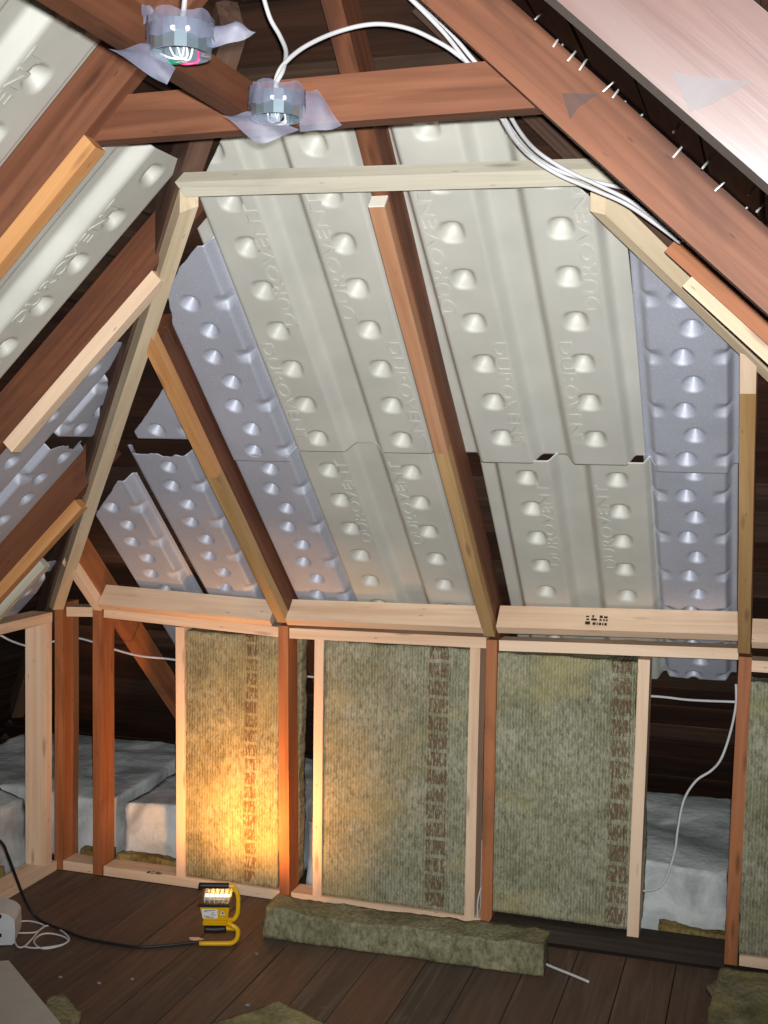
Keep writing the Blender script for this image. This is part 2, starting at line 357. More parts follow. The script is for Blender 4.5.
hplate('top_plate', X(66), X(92), ztp(66, 616.5), ztp(92, 617), .036, .088, 'new')
hplate('top_plate', X(103), X(278), ztp(103, 617.6), ztp(278, 637.2), .036, .088, 'new')
hplate('top_plate', X(289), X(486), ztp(289, 638.5), ztp(486, 648.5), .037, .088, 'new')
hplate('top_plate', X(499), X(739), ztp(499, 651), ztp(739, 660), .036, .088, 'new')
hplate('top_plate', X(752), X(900), ztp(752, 672), ztp(850, 678), .036, .088, 'new')
hplate('bottom_plate', X(62.5, 866), X(93, 870), 0, 0, .036, .088, 'new')
hplate('bottom_plate', X(103, 873), X(279.5, 900), 0, 0, .036, .088, 'new')
hplate('bottom_plate', X(290.5, 900), X(480, 925), 0, 0, .036, .088, 'new')
hplate('sole_beam', X(491, 933), X(724, 966), .0, .0, .045, .12, 'sole', y=D-.03)
hplate('bottom_plate', X(739, 966), X(900, 990), .0, .0, .034, .088, 'new')
# blocking set square to the slope between the furring strips
def block(px0, py0, px1, py1, mat='new'):
    a0, s0 = us('A', px0, py0, 0); a1, s1 = us('A', px1, py1, 0)
    return beam('blocking', W('A', a0, s0, 0), W('A', a1, s1, 0), FR['A'][2], FR['A'][3], (0, .034), (0, .088), mat, wall, wob=.0008)
block(101, 609, 272, 626); block(287.5, 625, 484, 633.5); block(498, 633, 739.5, 641); block(752, 648, 900, 654)
# illegible grade stamp on the right blocking
def stamp(parent, o, ux, uy, nrm, rows, mat='ink'):
    bm = bmesh.new(); r = random.Random(11)
    for yy, segs in rows:
        for x0, x1, hh in segs:
            q = [o+ux*x0+uy*yy+nrm*.0008, o+ux*x1+uy*yy+nrm*.0008, o+ux*x1+uy*(yy+hh)+nrm*.0008, o+ux*x0+uy*(yy+hh)+nrm*.0008]
            bm.faces.new([bm.verts.new(p) for p in q])
    return link('grade_stamp', bm_mesh(bm, 'grade_stamp'), mat, parent)
blk = [c for c in wall.children if c.name.startswith('blocking')][2]
sa, ss = us('A', 585, 624, .02); o_ = W('A', sa, .0, 0); so = us('A', 585, 635.2, 0)[1]
stamp(blk, W('A', sa, so+.0355, .018), FR['A'][1], FR['A'][3], FR['A'][2],
      [(.0, [(0, .016, .012), (.024, .034, .01), (.037, .041, .01), (.044, .052, .01), (.055, .059, .01), (.062, .07, .01)]),
       (.017, [(.002, .012, .006), (.018, .036, .008), (.044, .052, .007), (.056, .062, .007), (.065, .071, .007)]),
       (.028, [(.0, .01, .006), (.02, .026, .01), (.044, .054, .01), (.058, .07, .008)])])
bpl = [c for c in wall.children if c.name.startswith('bottom_plate')][1]
pz = onZ(146, 873, .0368)
stamp(bpl, Vector((pz.x, pz.y, .0365)), Vector((1, 0, 0)), Vector((0, 1, 0)), Vector((0, 0, 1)), [(0, [(0, .012, .02), (.016, .03, .008), (.034, .04, .02), (.043, .052, .016), (.056, .06, .02)]), (.02, [(.014, .024, .006), (.03, .05, .005)])])
# left knee wall
wl = tag(empty('wall_left', (XL, 3.4, 0)), kind='structure')
def lw(name, y0, y1, z, h, d, mat): return beam(name, (XL, y0, z), (XL, y1, z), (0, 0, 1), (-1, 0, 0), (0, h), (0, d), mat, wl, wob=.0008)
lw('bottom_plate', 1.2, 3.95, 0, .036, .088, 'new'); lw('top_plate', 1.2, 3.92, .962, .037, .088, 'new')
beam('stud', (XL-.004, 3.885, .036), (XL-.004, 3.885, .962), (0, 1, 0), (-1, 0, 0), (0, .038), (0, .09), 'new', wl)
beam('stud', (XL, 3.10, .036), (XL, 3.10, .962), (0, 1, 0), (-1, 0, 0), (0, .038), (0, .09), 'new', wl)
# corner post under the hip
q2 = math.sqrt(.5)
cpx = onY(54.5, 740).x
beam('corner_post', (cpx, D, 0), (cpx, D, 1.03), (1, 0, 0), (0, 1, 0), (0, .036), (0, .11), 'stud', wall, wob=.001)
# ================================================================== rafters
RG = 'roof rafters'
def rafter(k, a0, a1, s0, s1, mat, label, name='rafter', n0=.038, group=RG):
    o = beam(name, W(k, a0, s0), W(k, a0, s1), FR[k][1], FR[k][3], (0, a1-a0), (n0, NS-.001), mat, None, wob=.0015)
    return tag(o, label, 'rafter', group)
def fur(par, k, a0, a1, s0, s1, mat, n0=0., n1=.0375, cut0=None, cut1=None):
    return beam('furring_strip', W(k, a0, s0), W(k, a0, s1), FR[k][1], FR[k][3], (0, a1-a0), (n0, n1), mat, par, cut0, cut1, wob=.001)
ac = us('A', 420, 391, 0)[0]
rc = rafter('A', -.895, -.852, -1.3, 2.42, 'old2', 'old reddish rafter running up between the two wide pale vent panels')
fur(rc, 'A', -.895, -.856, .02, .93, 'tan'); fur(rc, 'A', -.895, -.856, .9305, us('A', 371, 206, 0)[1]-.004, 'pinktan')
fur(rc, 'A', -.895, -.856, us('A', 371, 206, 0)[1]-.0038, us('A', 371, 206, 0)[1], 'cutend')
rl = rafter('A', -1.645, -1.604, -1.3, 1.34, 'old2', 'brown jack rafter under the torn blue vent panel, meeting the left hip')
fur(rl, 'A', -1.645, -1.607, .02, .80, 'tan'); fur(rl, 'A', -1.645, -1.607, .801, 1.375, 'orange')
rs = rafter('A', -2.385, -2.348, -1.3, .30, 'stud', 'shortest orange jack rafter in the left corner above the wall studs')
fur(rs, 'A', -2.385, -2.352, .02, .31, 'new')
rr = rafter('A', -.072, -.034, -1.3, 1.20, 'old2', 'brown jack rafter at the right edge faced with a yellowish strip')
fur(rr, 'A', -.075, -.037, .02, 1.17, 'tan'); fur(rr, 'A', -.075, -.037, 1.171, 1.30, 'new')
# hips
hd = Vector((1, -tB/tA, tB)).normalized(); ha = Vector((tB/tA, 1, 0)).normalized(); hb = hd.cross(ha); hb = hb if hb.z > 0 else -hb
HL0 = Vector((XL, D, 1.0))
hl = beam('hip_rafter', HL0+hd*-1.2, HL0+hd*2.62, ha, hb, (-.03, .022), (.05, .16), 'hip', None, wob=.002)
tag(hl, 'dark weathered hip rafter rising from the left corner behind a pale strip', 'rafter', RG)
s_top = (HL0-CAM).length
def hip_s(O, d, px, py):      # parameter along a line nearest to a pixel ray
    r = ray(px, py); n = r.cross(d); m = n.cross(r); return (CAM-O).dot(m)/d.dot(m)
beam('furring_strip', HL0+hd*.01, HL0+hd*hip_s(HL0, hd, 189, 207), ha, hb, (-.021, .018), (-.004, .048), 'pale', hl, cut0=(0, 0, 1), cut1=(.2, -1, 0), wob=.001)
hr = Vector((-1, -1, tA)).normalized(); hra = Vector((1, -1, 0)).normalized(); hrb = hr.cross(hra); hrb = hrb if hrb.z > 0 else -hrb
yR = (XR, D - 0, ); HR0 = Vector((XR-(1.0-.978)/tA, D, 1.0))
hro = beam('hip_rafter', HR0+hr*-.6, HR0+hr*2.72, hra, hrb, (-.022, .022), (.05, .16), 'hip', None, wob=.002)
tag(hro, 'dark brown hip rafter passing behind the big right rafter', 'rafter', RG)
beam('furring_strip', HR0+hr*.02, HR0+hr*hip_s(HR0, hr, 604, 205), hra, hrb, (-.014, .018), (0, .05), 'pale', hro, cut1=(-.3, -1, 0), wob=.001)
# left slope rafters
r1 = rafter('L', 2.168, 2.208, -1.3, 2.36, 'old', 'brown rafter at upper left carrying the left end of the collar beam')
fur(r1, 'L', 2.168, 2.206, .3, us('L', 93, 146, 0)[1], 'orange')
r2 = rafter('L', 2.782, 2.822, -1.3, 1.75, 'old2', 'wide brown left rafter with a yellow pine strip ending mid-air')
fur(r2, 'L', 2.782, 2.822, us('L', 3, 447, 0.02)[1], us('L', 159, 280, 0.0)[1], 'new')
L3 = us('L', 40, 556, .0)[0]
r3 = rafter('L', 3.43, 3.47, -1.3, .82, 'old2', 'lower left rafter with an orange strip, just above the left wall')
fur(r3, 'L', 3.43, 3.47, .0, us('L', 83, 508, 0)[1], 'orange')
fx = us('L', 28, 588, 0)[0]
fur(r3, 'L', fx-.016, fx+.016, .0, us('L', 45, 567, 0)[1], 'grey')
rafter('L', 1.45, 1.49, -1.3, 2.36, 'old2', 'old rafter nearest the camera at the top left corner', n0=.038)
# right slope rafters
R1 = rafter('R', 2.075, 2.122, -.8, 2.36, 'old', 'long reddish rafter sloping down right in front of the cables', n0=.038)
R2 = rafter('R', 1.058, 1.105, -.8, 2.36, 'oldpink', 'nearest pinkish rafter filling the upper right corner', n0=.038)
RJ = rafter('R', 2.665, 2.70, -.5, us('R', 676, 248, .06)[1], 'stud', 'short reddish rafter behind the long right rafter with bright pine strip', n0=.034)
fur(RJ, 'R', 2.665, 2.70, -.2, us('R', 684, 275, .02)[1], 'new', .006, .0335)
# collar beam, ceiling board, cross batten
cl0, cl1 = onY(60, 143.5, 2.21), onY(560, 106, 2.128); ct0, ct1 = onY(60, 99, 2.21), onY(560, 62, 2.128)
tag(beam('collar_beam', cl0, cl1, (0, 0, 1), (0, 1, 0), (0, (ct0-cl0).z*.97), (0, .045), 'old', None, wob=.001), 'horizontal brown collar beam tying the left and right rafters near the top', 'beam')
zb = 2.262; e0, e1 = onZ(48, 0, zb), onZ(247, 128, zb)
tag(beam('ceiling_joist', (e1.x, .2, zb), (e1.x, 2.12, zb), (1, 0, 0), (0, 0, 1), (0, .045), (0, .062), 'old2', None, wob=.001), 'narrow brown board at upper left carrying both wiring boxes', 'beam')
b0a, b0s = us('A', 186, 196.5, .0); b1a, b1s = us('A', 627, 184, .0)
tag(beam('cross_batten', W('A', b0a, b0s), W('A', b1a, b1s), FR['A'][2], FR['A'][3], (0, .042), (-.002, .036), 'grey', None, cut0=(1.0, -.4, 0), cut1=(1, .6, .5), wob=.001), 'weathered grey batten nailed level across the vent panels below the collar beam', 'batten')
tag(beam('ridge_board', (RX, 2.2, 2.68), (RX, -1.2, 2.68), (1, 0, 0), (0, 0, 1), (-.02, .02), (0, .16), 'old2', None), 'old ridge board at the very top of the roof', 'beam')
# ================================================================== rafter vent panels
def sm(x): x = np.clip(x, 0, 1); return x*x*(3-2*x)
TXT = text_mesh('DUROVENT', .40, .038, .0026)
def panel(k, uc, kind, s0, s1, label, lo=None, hi=None, shear=0., bumps=(), texts=(), n_off=0., tear=0., cat='vent panel', group=None, tear_end=0., bumpz=.142, gus=(1, 1), hw=None, HT=.038):
    hw = hw or (.272 if kind == 'beige' else .128); st = .0055 if kind == 'beige' else .0042
    cols = np.linspace(-hw, hw, int(2*hw/st)+1); rows = np.linspace(s0, s1, int((s1-s0)/st)+1)
    U, Sg = np.meshgrid(cols, rows)
    seed = rng.uniform(0, 99)
    tn = np.array([noise.noise(Vector((seed, r*9, 0)))+.6*noise.noise(Vector((seed, r*31, 3))) for r in rows])*tear
    tn2 = np.array([noise.noise(Vector((seed+40, r*9, 0)))+.6*noise.noise(Vector((seed+40, r*31, 3))) for r in rows])*tear
    if lo:
        b = np.interp(rows, [q[0] for q in lo], [q[1] for q in lo])-uc+np.where(tear > 0, tn, 0); U = np.maximum(U, b[:, None])
    if hi:
        b = np.interp(rows, [q[0] for q in hi], [q[1] for q in hi])-uc+np.where(tear > 0, tn2, 0); U = np.minimum(U, b[:, None])
    if tear_end:
        te = np.array([noise.noise(Vector((c*14, seed, 7)))+.5*noise.noise(Vector((c*45, seed, 7))) for c in cols])*tear_end
        f = np.clip((Sg-(s1-.1))/.1, 0, 1); Sg = Sg+f*te[None, :]
    au = np.abs(U)
    if kind == 'beige':
        Hh = HT*sm((au-.030)/.034)*(1-sm((au-.206)/.026)); bc = .1305
        for bs in bumps:
            for sg in (-1, 1):
                d = (np.abs((U-sg*bc)/.031)**2.6+np.abs((Sg-bs)/.031)**2.6)**(1/2.6); Hh = Hh-.033*np.clip(1-d**1.7, 0, 1)
    else:
        Hh = HT*(1-sm((au-.092)/.022))
        for i, bs in enumerate(bumps):
            d = np.sqrt(((U-(.012 if i % 2 else -.012))/.0285)**2+((Sg-bs)/.0285)**2); Hh = Hh-.033*np.clip((1-d)*1.15, 0, 1)
            if i % 2 == 0:
                for sg, on in ((-1, gus[0]), (1, gus[1])):
                    if not on: continue
                    ed = sg*U; f = np.clip((ed-.058)/.04, 0, 1)*np.clip(1-np.abs(Sg-bs)/.026, 0, 1)*(ed < .115); Hh = Hh - Hh*f*.55
    nn = NS-.003-n_off-Hh
    o, uv, sv, nv = FR[k]; uu = uc+U+shear*(Sg-s0)
    base = W(k, uc, s0, NS)
    P = (np.array(o)[None, None]+uu[..., None]*np.array(uv)+Sg[..., None]*np.array(sv)+nn[..., None]*np.array(nv))-np.array(base)
    R_, C_ = U.shape; ids = np.arange(R_*C_).reshape(R_, C_)
    q = np.stack([ids[:-1, :-1], ids[:-1, 1:], ids[1:, 1:], ids[1:, :-1]], -1).reshape(-1, 4)
    du = np.abs(U[:-1, :-1]-U[:-1, 1:])+np.abs(U[1:, :-1]-U[1:, 1:]); q = q[du.ravel() > 1e-5]
    me = bpy.data.meshes.new('vent_panel'); me.from_pydata(P.reshape(-1, 3).tolist(), [], q.tolist())
    bm = bmesh.new(); bm.from_mesh(me); bmesh.ops.remove_doubles(bm, verts=bm.verts, dist=1e-5); bmesh.ops.delete(bm, geom=[v for v in bm.verts if not v.link_faces], context='VERTS'); bm.to_mesh(me); bm.free()
    me.polygons.foreach_set('use_smooth', [True]*len(me.polygons)); me.update()
    ob = link('vent_panel', me, kind, None, Matrix.Translation(base)); tag(ob, label, cat, group or 'foam vent panels between the rafters')
    sol = ob.modifiers.new('thickness', 'SOLIDIFY'); sol.thickness = .0025
    if me.polygons[0].normal.dot(nv) > 0: sol.offset = 1
    else: sol.offset = -1
    for tu, ts, up in texts:            # tu: centre across, ts: lower end up the slope, up: reads upward
        nt = NS-.003-n_off-HT+.0004
        xx, yy = (sv, -uv) if up else (-sv, uv)
        a = tu+shear*(ts+.2-s0)
        org = W(k, uc+a+(.018 if up else -.018), ts if up else ts+.40, nt); zz = -nv
        mt = Matrix(((xx.x, yy.x, zz.x, org.x), (xx.y, yy.y, zz.y, org.y), (xx.z, yy.z, zz.z, org.z), (0, 0, 0, 1)))
        if not TXT.materials: TXT.materials.append(M['beige'])
        t = link('embossed_lettering', TXT, None, ob, mt)
    return ob
ar = lambda a, b, st: list(np.arange(a, b, st))
# --- back slope, left bay
hpl = [(sv_, hipL(sv_, .1)+.10) for sv_ in (0, 1.5, 1.65, 2.0, 2.3)]
panel('A', -1.154, 'beige', .85-.03, 1.965, 'large beige vent panel left of the centre rafter, upper length under the batten', lo=[(0, -1.43), (1.68, -1.43), (1.9, -1.255), (2.1, -1.1)],
      bumps=ar(.879, 2.0, .1425), texts=[(-.086, 1.32, True), (-.183, .86, False), (.086, 1.34, True), (.183, .86, False)])
panel('A', -1.156, 'beige', -.36, .823, 'beige vent panel left of the centre rafter, lower length above the blocking', bumps=ar(.166-.1425*3, .85, .1425), n_off=.0, HT=.0375,
      texts=[(-.086, .38, True), (.086, .38, True)])
bl = ar(.159-.095*4, 1.48, .0955)
panel('A', -1.500, 'blue', .77, 1.60, 'torn blue-grey vent panel beside the left jack rafter, upper length', lo=[(.7, -1.606), (1.28, -1.606), (1.45, -1.565), (1.53, -1.50), (1.60, -1.42)], bumps=[x for x in ar(.818, 1.5, .0985)], tear=.008, gus=(0, 1))
panel('A', -1.497, 'blue', -.36, .80, 'blue-grey vent panel beside the left jack rafter, lower length', lo=[(-.4, -1.602), (.8, -1.602)], bumps=ar(.159-.096*5, .78, .0958), gus=(0, 1), tear=.003, n_off=-.001, HT=.037)
# --- back slope, right bay
panel('A', -.588, 'beige', .792, 1.95, 'large beige vent panel right of the centre rafter, upper length', shear=-.028, bumps=ar(.899, 2.02, .1435),
      texts=[(-.183, 1.36, True), (-.086, .86, False), (.183, 1.36, True), (.086, .86, False)], hi=[(.7, -.322), (1.62, -.315), (2.0, -.62)], n_off=.004)
panel('A', -.556, 'beige', -.33, .80, 'beige vent panel right of the centre rafter, lower length above the stamped blocking', shear=.012, bumps=ar(.162-.1425*3, .78, .1415),
      texts=[(-.086, .30, True), (.086, .30, True)])
panel('A', -.204, 'blue', .775, 1.64, 'blue-grey vent panel beside the right jack rafter, upper length', bumps=ar(.83, 1.62, .0955), hi=[(.7, -.07), (1.3, -.07), (1.66, -.40)], n_off=.010)
panel('A', -.210, 'blue', -.30, .80, 'blue-grey vent panel beside the right jack rafter, lower length seen through wall', bumps=ar(.199-.0955*5, .79, .0948), n_off=.005)
# --- back slope, corner bay
panel('A', -1.845, 'blue', -.32, .795, 'blue-grey vent panel low between two jack rafters, curled upper edge', bumps=ar(.085-.094*4, .77, .0935), gus=(0, 1), hi=[(-.4, -1.72), (.8, -1.70)], tear=.004, tear_end=.02, n_off=.004)
panel('A', -1.800, 'blue', .865, 1.10, 'small torn triangle of blue vent panel beside the left hip', lo=[(.85, -1.925), (.90, -1.89), (1.10, -1.70)], hi=[(.8, -1.66), (1.1, -1.66)], bumps=[.905], gus=(0, 1), tear=.008)
panel('A', -2.125, 'blue', -.50, .655, 'leftmost narrow blue-grey vent panel in the back slope, cut at hip', lo=[(-.6, -2.26), (.44, -2.245), (.66, -2.05)], bumps=ar(.137-.0945*6, .6, .0945), gus=(0, 1), tear=.004)
# --- left slope
panel('L', 1.893, 'beige', 1.28, 2.1, 'beige vent panel in the top left corner above the collar beam rafter', bumps=ar(1.51-.143, 2.1, .143), texts=[(.088, 1.45, True)])
panel('L', 2.453, 'beige', .72, 1.775, 'beige vent panel between the two big left rafters, bright ribbed face', bumps=ar(.862, 1.76, .1415), texts=[(.088, 1.22, True), (.088, .76, True), (-.183, .95, True)])
panel('L', 3.015, 'blue', .25, 1.215, 'blue-grey vent strip half hidden under the yellow pine strip', bumps=ar(.44, 1.2, .0955), tear=.004, hi=[(.2, 3.115), (1.1, 3.115), (1.215, 3.06)], gus=(0, 0))
panel('L', 3.245, 'blue', .835, 1.10, 'short torn blue vent panel left of the hip rafter, upper piece', bumps=[.87, .95, 1.04], hi=[(.7, 3.37), (.9, 3.36), (1.1, 3.12)], tear=.008, gus=(1, 0), n_off=.0)
panel('L', 3.265, 'blue', .08, .785, 'blue vent panel above the lower left rafter, lower piece', bumps=ar(.745-.0945*7, .78, .0945), hi=[(0, 3.385), (.65, 3.385), (.8, 3.385)], tear=.004, tear_end=.03, gus=(1, 0), n_off=.001)
panel('L', 3.85, 'blue', -.25, .19, 'tiny blue vent panel scrap low in the left corner', bumps=[.013, .1], hi=[(-.3, 3.92), (0, 3.92), (.19, 3.85)], tear=.004, gus=(0, 0))
# ================================================================== insulation
BG = 'mineral wool batts in the back wall'
def batt(px0, px1, zlo, zhi, mat, label, dep=.10, y=D+.016, bulge=None):
    x0 = onY(px0, 780, y).x; x1 = onY(px1, 780, y).x
    def shp(a, b, c):
        if bulge and b > .085: return (a+(bulge if a > (x1-x0)*.5 else 0), b, c)
        return (a, b, c)
    o = rough_box('insulation_batt', (x0, y, zlo), (x1-x0, dep, zhi-zlo), .0125, .0045, mat, 22, shape=shp, big=.006)
    return tag(o, label, 'insulation', BG)
batt(184, 279, .037, .955, 'wool1', 'mineral wool batt lit orange by the work lamp', .15, bulge=.045)
batt(322.5, 467.5, .037, .955, 'wool2', 'middle mineral wool batt with a bold brown printed column', .10)
batt(490.5, 634, .062, .955, 'wool3', 'mineral wool batt right of centre stud with faded print', .15, bulge=.03)
batt(744, 830, .036, .92, 'wool', 'mineral wool batt cut off by the right edge of the photo', .10)
# loose offcut lying along the foot of the wall
c0, c1, c2 = onZ(264, 938), onZ(542, 977), onZ(262, 903)
v_ = (c1-c0); tag(rough_box('insulation_offcut', (c0.x, c0.y, 0.001), (v_.length, .125, .096), .011, .006, 'woolf', 18, math.atan2(v_.y, v_.x), big=.012), 'long strip of mineral wool lying on the floor along the wall', 'insulation')
def scrap(pts, hgt, label, cutoff=.02):
    P = [onZ(*q) for q in pts]; x0 = min(p.x for p in P); y0 = min(p.y for p in P); x1 = max(p.x for p in P); y1 = max(p.y for p in P)
    n = len(P)
    bm = bmesh.new(); r = random.Random(int(x0*100))
    pl = []
    for i in range(n):
        a, b = P[i], P[(i+1) % n]; m = max(2, int((b-a).length/.02))
        for k in range(m):
            q = a.lerp(b, k/m); q += Vector((r.uniform(-.005, .005), r.uniform(-.005, .005), 0)); pl.append(q)
    c = sum(pl, Vector())/len(pl); rings = []
    for f, zz in ((1.0, .001), (1.0, hgt*.55), (.97, hgt*.92), (.8, hgt), (.55, hgt), (.28, hgt)):
        rings.append([bm.verts.new(c+(q-c)*f+Vector((0, 0, zz+(r.uniform(-.004, .004) if zz > .01 else 0)))) for q in pl])
    for a, b in zip(rings, rings[1:]):
        for i in range(len(pl)): bm.faces.new((a[i], a[(i+1) % len(pl)], b[(i+1) % len(pl)], b[i]))
    bm.faces.new(rings[0][::-1]); bm.faces.new(rings[-1])
    for v in bm.verts: v.co -= Vector((x0, y0, 0))
    return tag(link('insulation_scrap', bm_mesh(bm, 'insulation_scrap', True), 'woolf', None, Matrix.Translation((x0, y0, 0))), label, 'insulation')
P_ = onZ(277, 1010); an = math.radians(-28); yv = Vector((-math.sin(an), math.cos(an), 0))
tag(rough_box('insulation_scrap', P_-yv*.26, (.3, .26, .035), .012, .005, 'woolf', 18, an, big=.008), 'mineral wool scrap at the bottom edge below the lamp', 'insulation')
P_ = onZ(722, 976); an = math.radians(-4); yv = Vector((-math.sin(an), math.cos(an), 0))
tag(rough_box('insulation_scrap', P_-yv*.6, (.42, .6, .03), .014, .006, 'woolf', 18, an, big=.012), 'mineral wool piece on the floor in the bottom right corner', 'insulation')
scrap([(706, 992), (718, 984), (731, 1012), (722, 1010)], .02, 'small torn tuft of wool beside the bottom right piece')
scrap([(46, 1006), (62, 1002), (82, 1022), (70, 1040), (40, 1036)], .03, 'small wool scrap beside the pale sheet at lower left')
# white glass fibre behind the studs, one blanket per joist bay
FG = 'white glass fibre blankets behind the walls'
def blanket(x0, x1, y0, y1, z0, z1, label, rz=0):
    def shp(a, b, c):
        f = b/(y1-y0); top = z0+(z1-z0)*min(1, f*1.3); return (a, b, c/z1*top)
    o = rough_box('glass_fibre_blanket', (x0, y0, 0.0), (x1-x0, y1-y0, z1), .024, .010, 'fibre', 7, shape=shp, big=.02)
    return tag(o, label, 'insulation', FG)
blanket(-3.28, -2.40, D+.14, 4.90, .245, .265, 'white glass fibre blanket in the left corner behind the corner post')
blanket(-2.335, -1.66, D+.135, 4.90, .245, .265, 'white glass fibre blanket left of the lamp, warm light on its face')
blanket(-1.59, -.91, D+.17, 4.90, .245, .265, 'white glass fibre blanket glimpsed in the narrow gap beside the lit stud')
blanket(-.84, -.085, D+.17, 4.90, .245, .265, 'white glass fibre blanket in the open bay at right behind the cable')
def shpL(a, b, c): return (a, b, c*(1 if a < .5 else 1-.25*(a-.5)/.25))
tag(rough_box('glass_fibre_blanket', (XL-.14-.66, 2.3, 0), (.66, 1.66, .31), .026, .010, 'fibre', 9, shape=shpL, big=.02), 'white glass fibre blanket behind the left wall beside the power box', 'insulation', FG)
for x0, x1, lb in ((-2.34, -1.98, 'yellowish old wool showing under the warm lit blanket'), (-.3, -.08, 'yellowish old wool under the blanket in the right bay'), (-2.5, -2.39, 'yellowish old wool beside the corner post')):
    tag(rough_box('old_wool_strip', (x0, D+.088, 0), (x1-x0, .06, .055), .012, .007, 'oldwool', 20, big=.015), lb, 'insulation')
tag(rough_box('old_wool_strip', (XL-.14, 2.6, 0), (.05, 1.15, .07), .014, .007, 'oldwool', 20, big=.015), 'yellowish old wool behind the left bottom plate', 'insulation')
# ================================================================== wiring
CB = .0043
tag(tube('electric_cable', [onY(*q, Y) for *q, Y in ((0, 635, 3.9), (14, 642, 3.95), (32, 646, 4.02), (60, 640, 4.1), (76, 638, 4.12), (93, 642, 4.12), (113, 649, 4.12), (140, 656, 4.12), (176, 660, 4.13), (240, 671, 4.16), (296, 677, 4.17), (313, 677, 4.17), (400, 688, 4.17), (560, 694, 4.17), (648, 696, 4.14), (690, 700, 4.10), (738, 702, 4.06))], CB, 'cable'), 'white cable running level behind the wall studs', 'cable')
tag(tube('electric_cable', [onY(*q, Y) for *q, Y in ((736, 684, 4.03), (736, 704, 4.03), (731, 730, 4.04), (722, 757, 4.04), (712, 770, 4.05), (696, 781, 4.05), (684, 800, 4.05), (678, 828, 4.05), (675, 850, 4.05), (667, 876, 4.05), (658, 888, 4.05), (643, 891, 4.06))], CB, 'cable'), 'white cable looping down in front of the glass fibre at right', 'cable')
tag(tube('electric_cable', [onY(*q, 3.97) for q in ((482, 884), (478, 900), (477.5, 915), (479, 930))], .003, 'cable'), 'thin white cable end beside the centre stud foot', 'cable')
p_ = [onZ(*q, .006) for q in ((530, 955), (548, 965), (570, 974), (589, 982))]
tag(tube('cable_offcut', p_, CB, 'cable'), 'short white cable offcut sticking out from the wool strip', 'cable')
# cables near the ceiling
tag(tube('electric_cable', [onY(*q, Y) for *q, Y in ((277, 92, 2.02), (276, 84, 2.02), (283, 70, 2.04), (286, 52, 2.08), (280, 36, 2.1), (270, 18, 2.1), (262, -8, 2.08))], CB, 'cable', seg=10), 'white cable rising from the right wiring box to the ridge', 'cable')
tag(tube('electric_cable', [onY(*q, Y) for *q, Y in ((278, 92, 2.03), (276, 80, 2.03), (284, 64, 2.05), (306, 46, 2.1), (340, 31, 2.16), (376, 24, 2.2), (410, 29, 2.24), (440, 43, 2.28), (458, 55, 2.3), (476, 70, 2.31), (492, 92, 2.33), (503, 116, 2.36), (518, 142, 2.44), (538, 160, 2.52), (562, 172, 2.55), (600, 183, 2.56), (640, 191, 2.56))], CB, 'cable', seg=10), 'white cable arching from the right wiring box over the collar beam', 'cable')
for dx, dy, lb in ((0, 0, 'upper of the paired cables following the long right rafter'), (-7, 5, 'lower of the paired cables following the long right rafter')):
    tag(tube('electric_cable', [onY(a+dx*f, b+dy*f, Y) for a, b, Y, f in ((404, -12, 2.26, .4), (428, 10, 2.28, .5), (450, 32, 2.3, .6), (470, 56, 2.3, .7), (490, 80, 2.31, .8), (505, 106, 2.34, 1), (520, 132, 2.42, 1), (538, 152, 2.5, 1), (566, 170, 2.54, 1), (600, 186, 2.54, .8), (630, 201, 2.54, .6), (660, 222, 2.53, .5), (684, 240, 2.52, .5))], CB, 'cable', seg=10), 'white cable, '+lb, 'cable', 'cables along the right rafter')
tag(tube('electric_cable', [onY(*q, Y) for *q, Y in ((182, 22, 1.66), (184, 8, 1.68), (186, -15, 1.7))], CB, 'cable'), 'short white cable entering the left wiring box from above', 'cable')
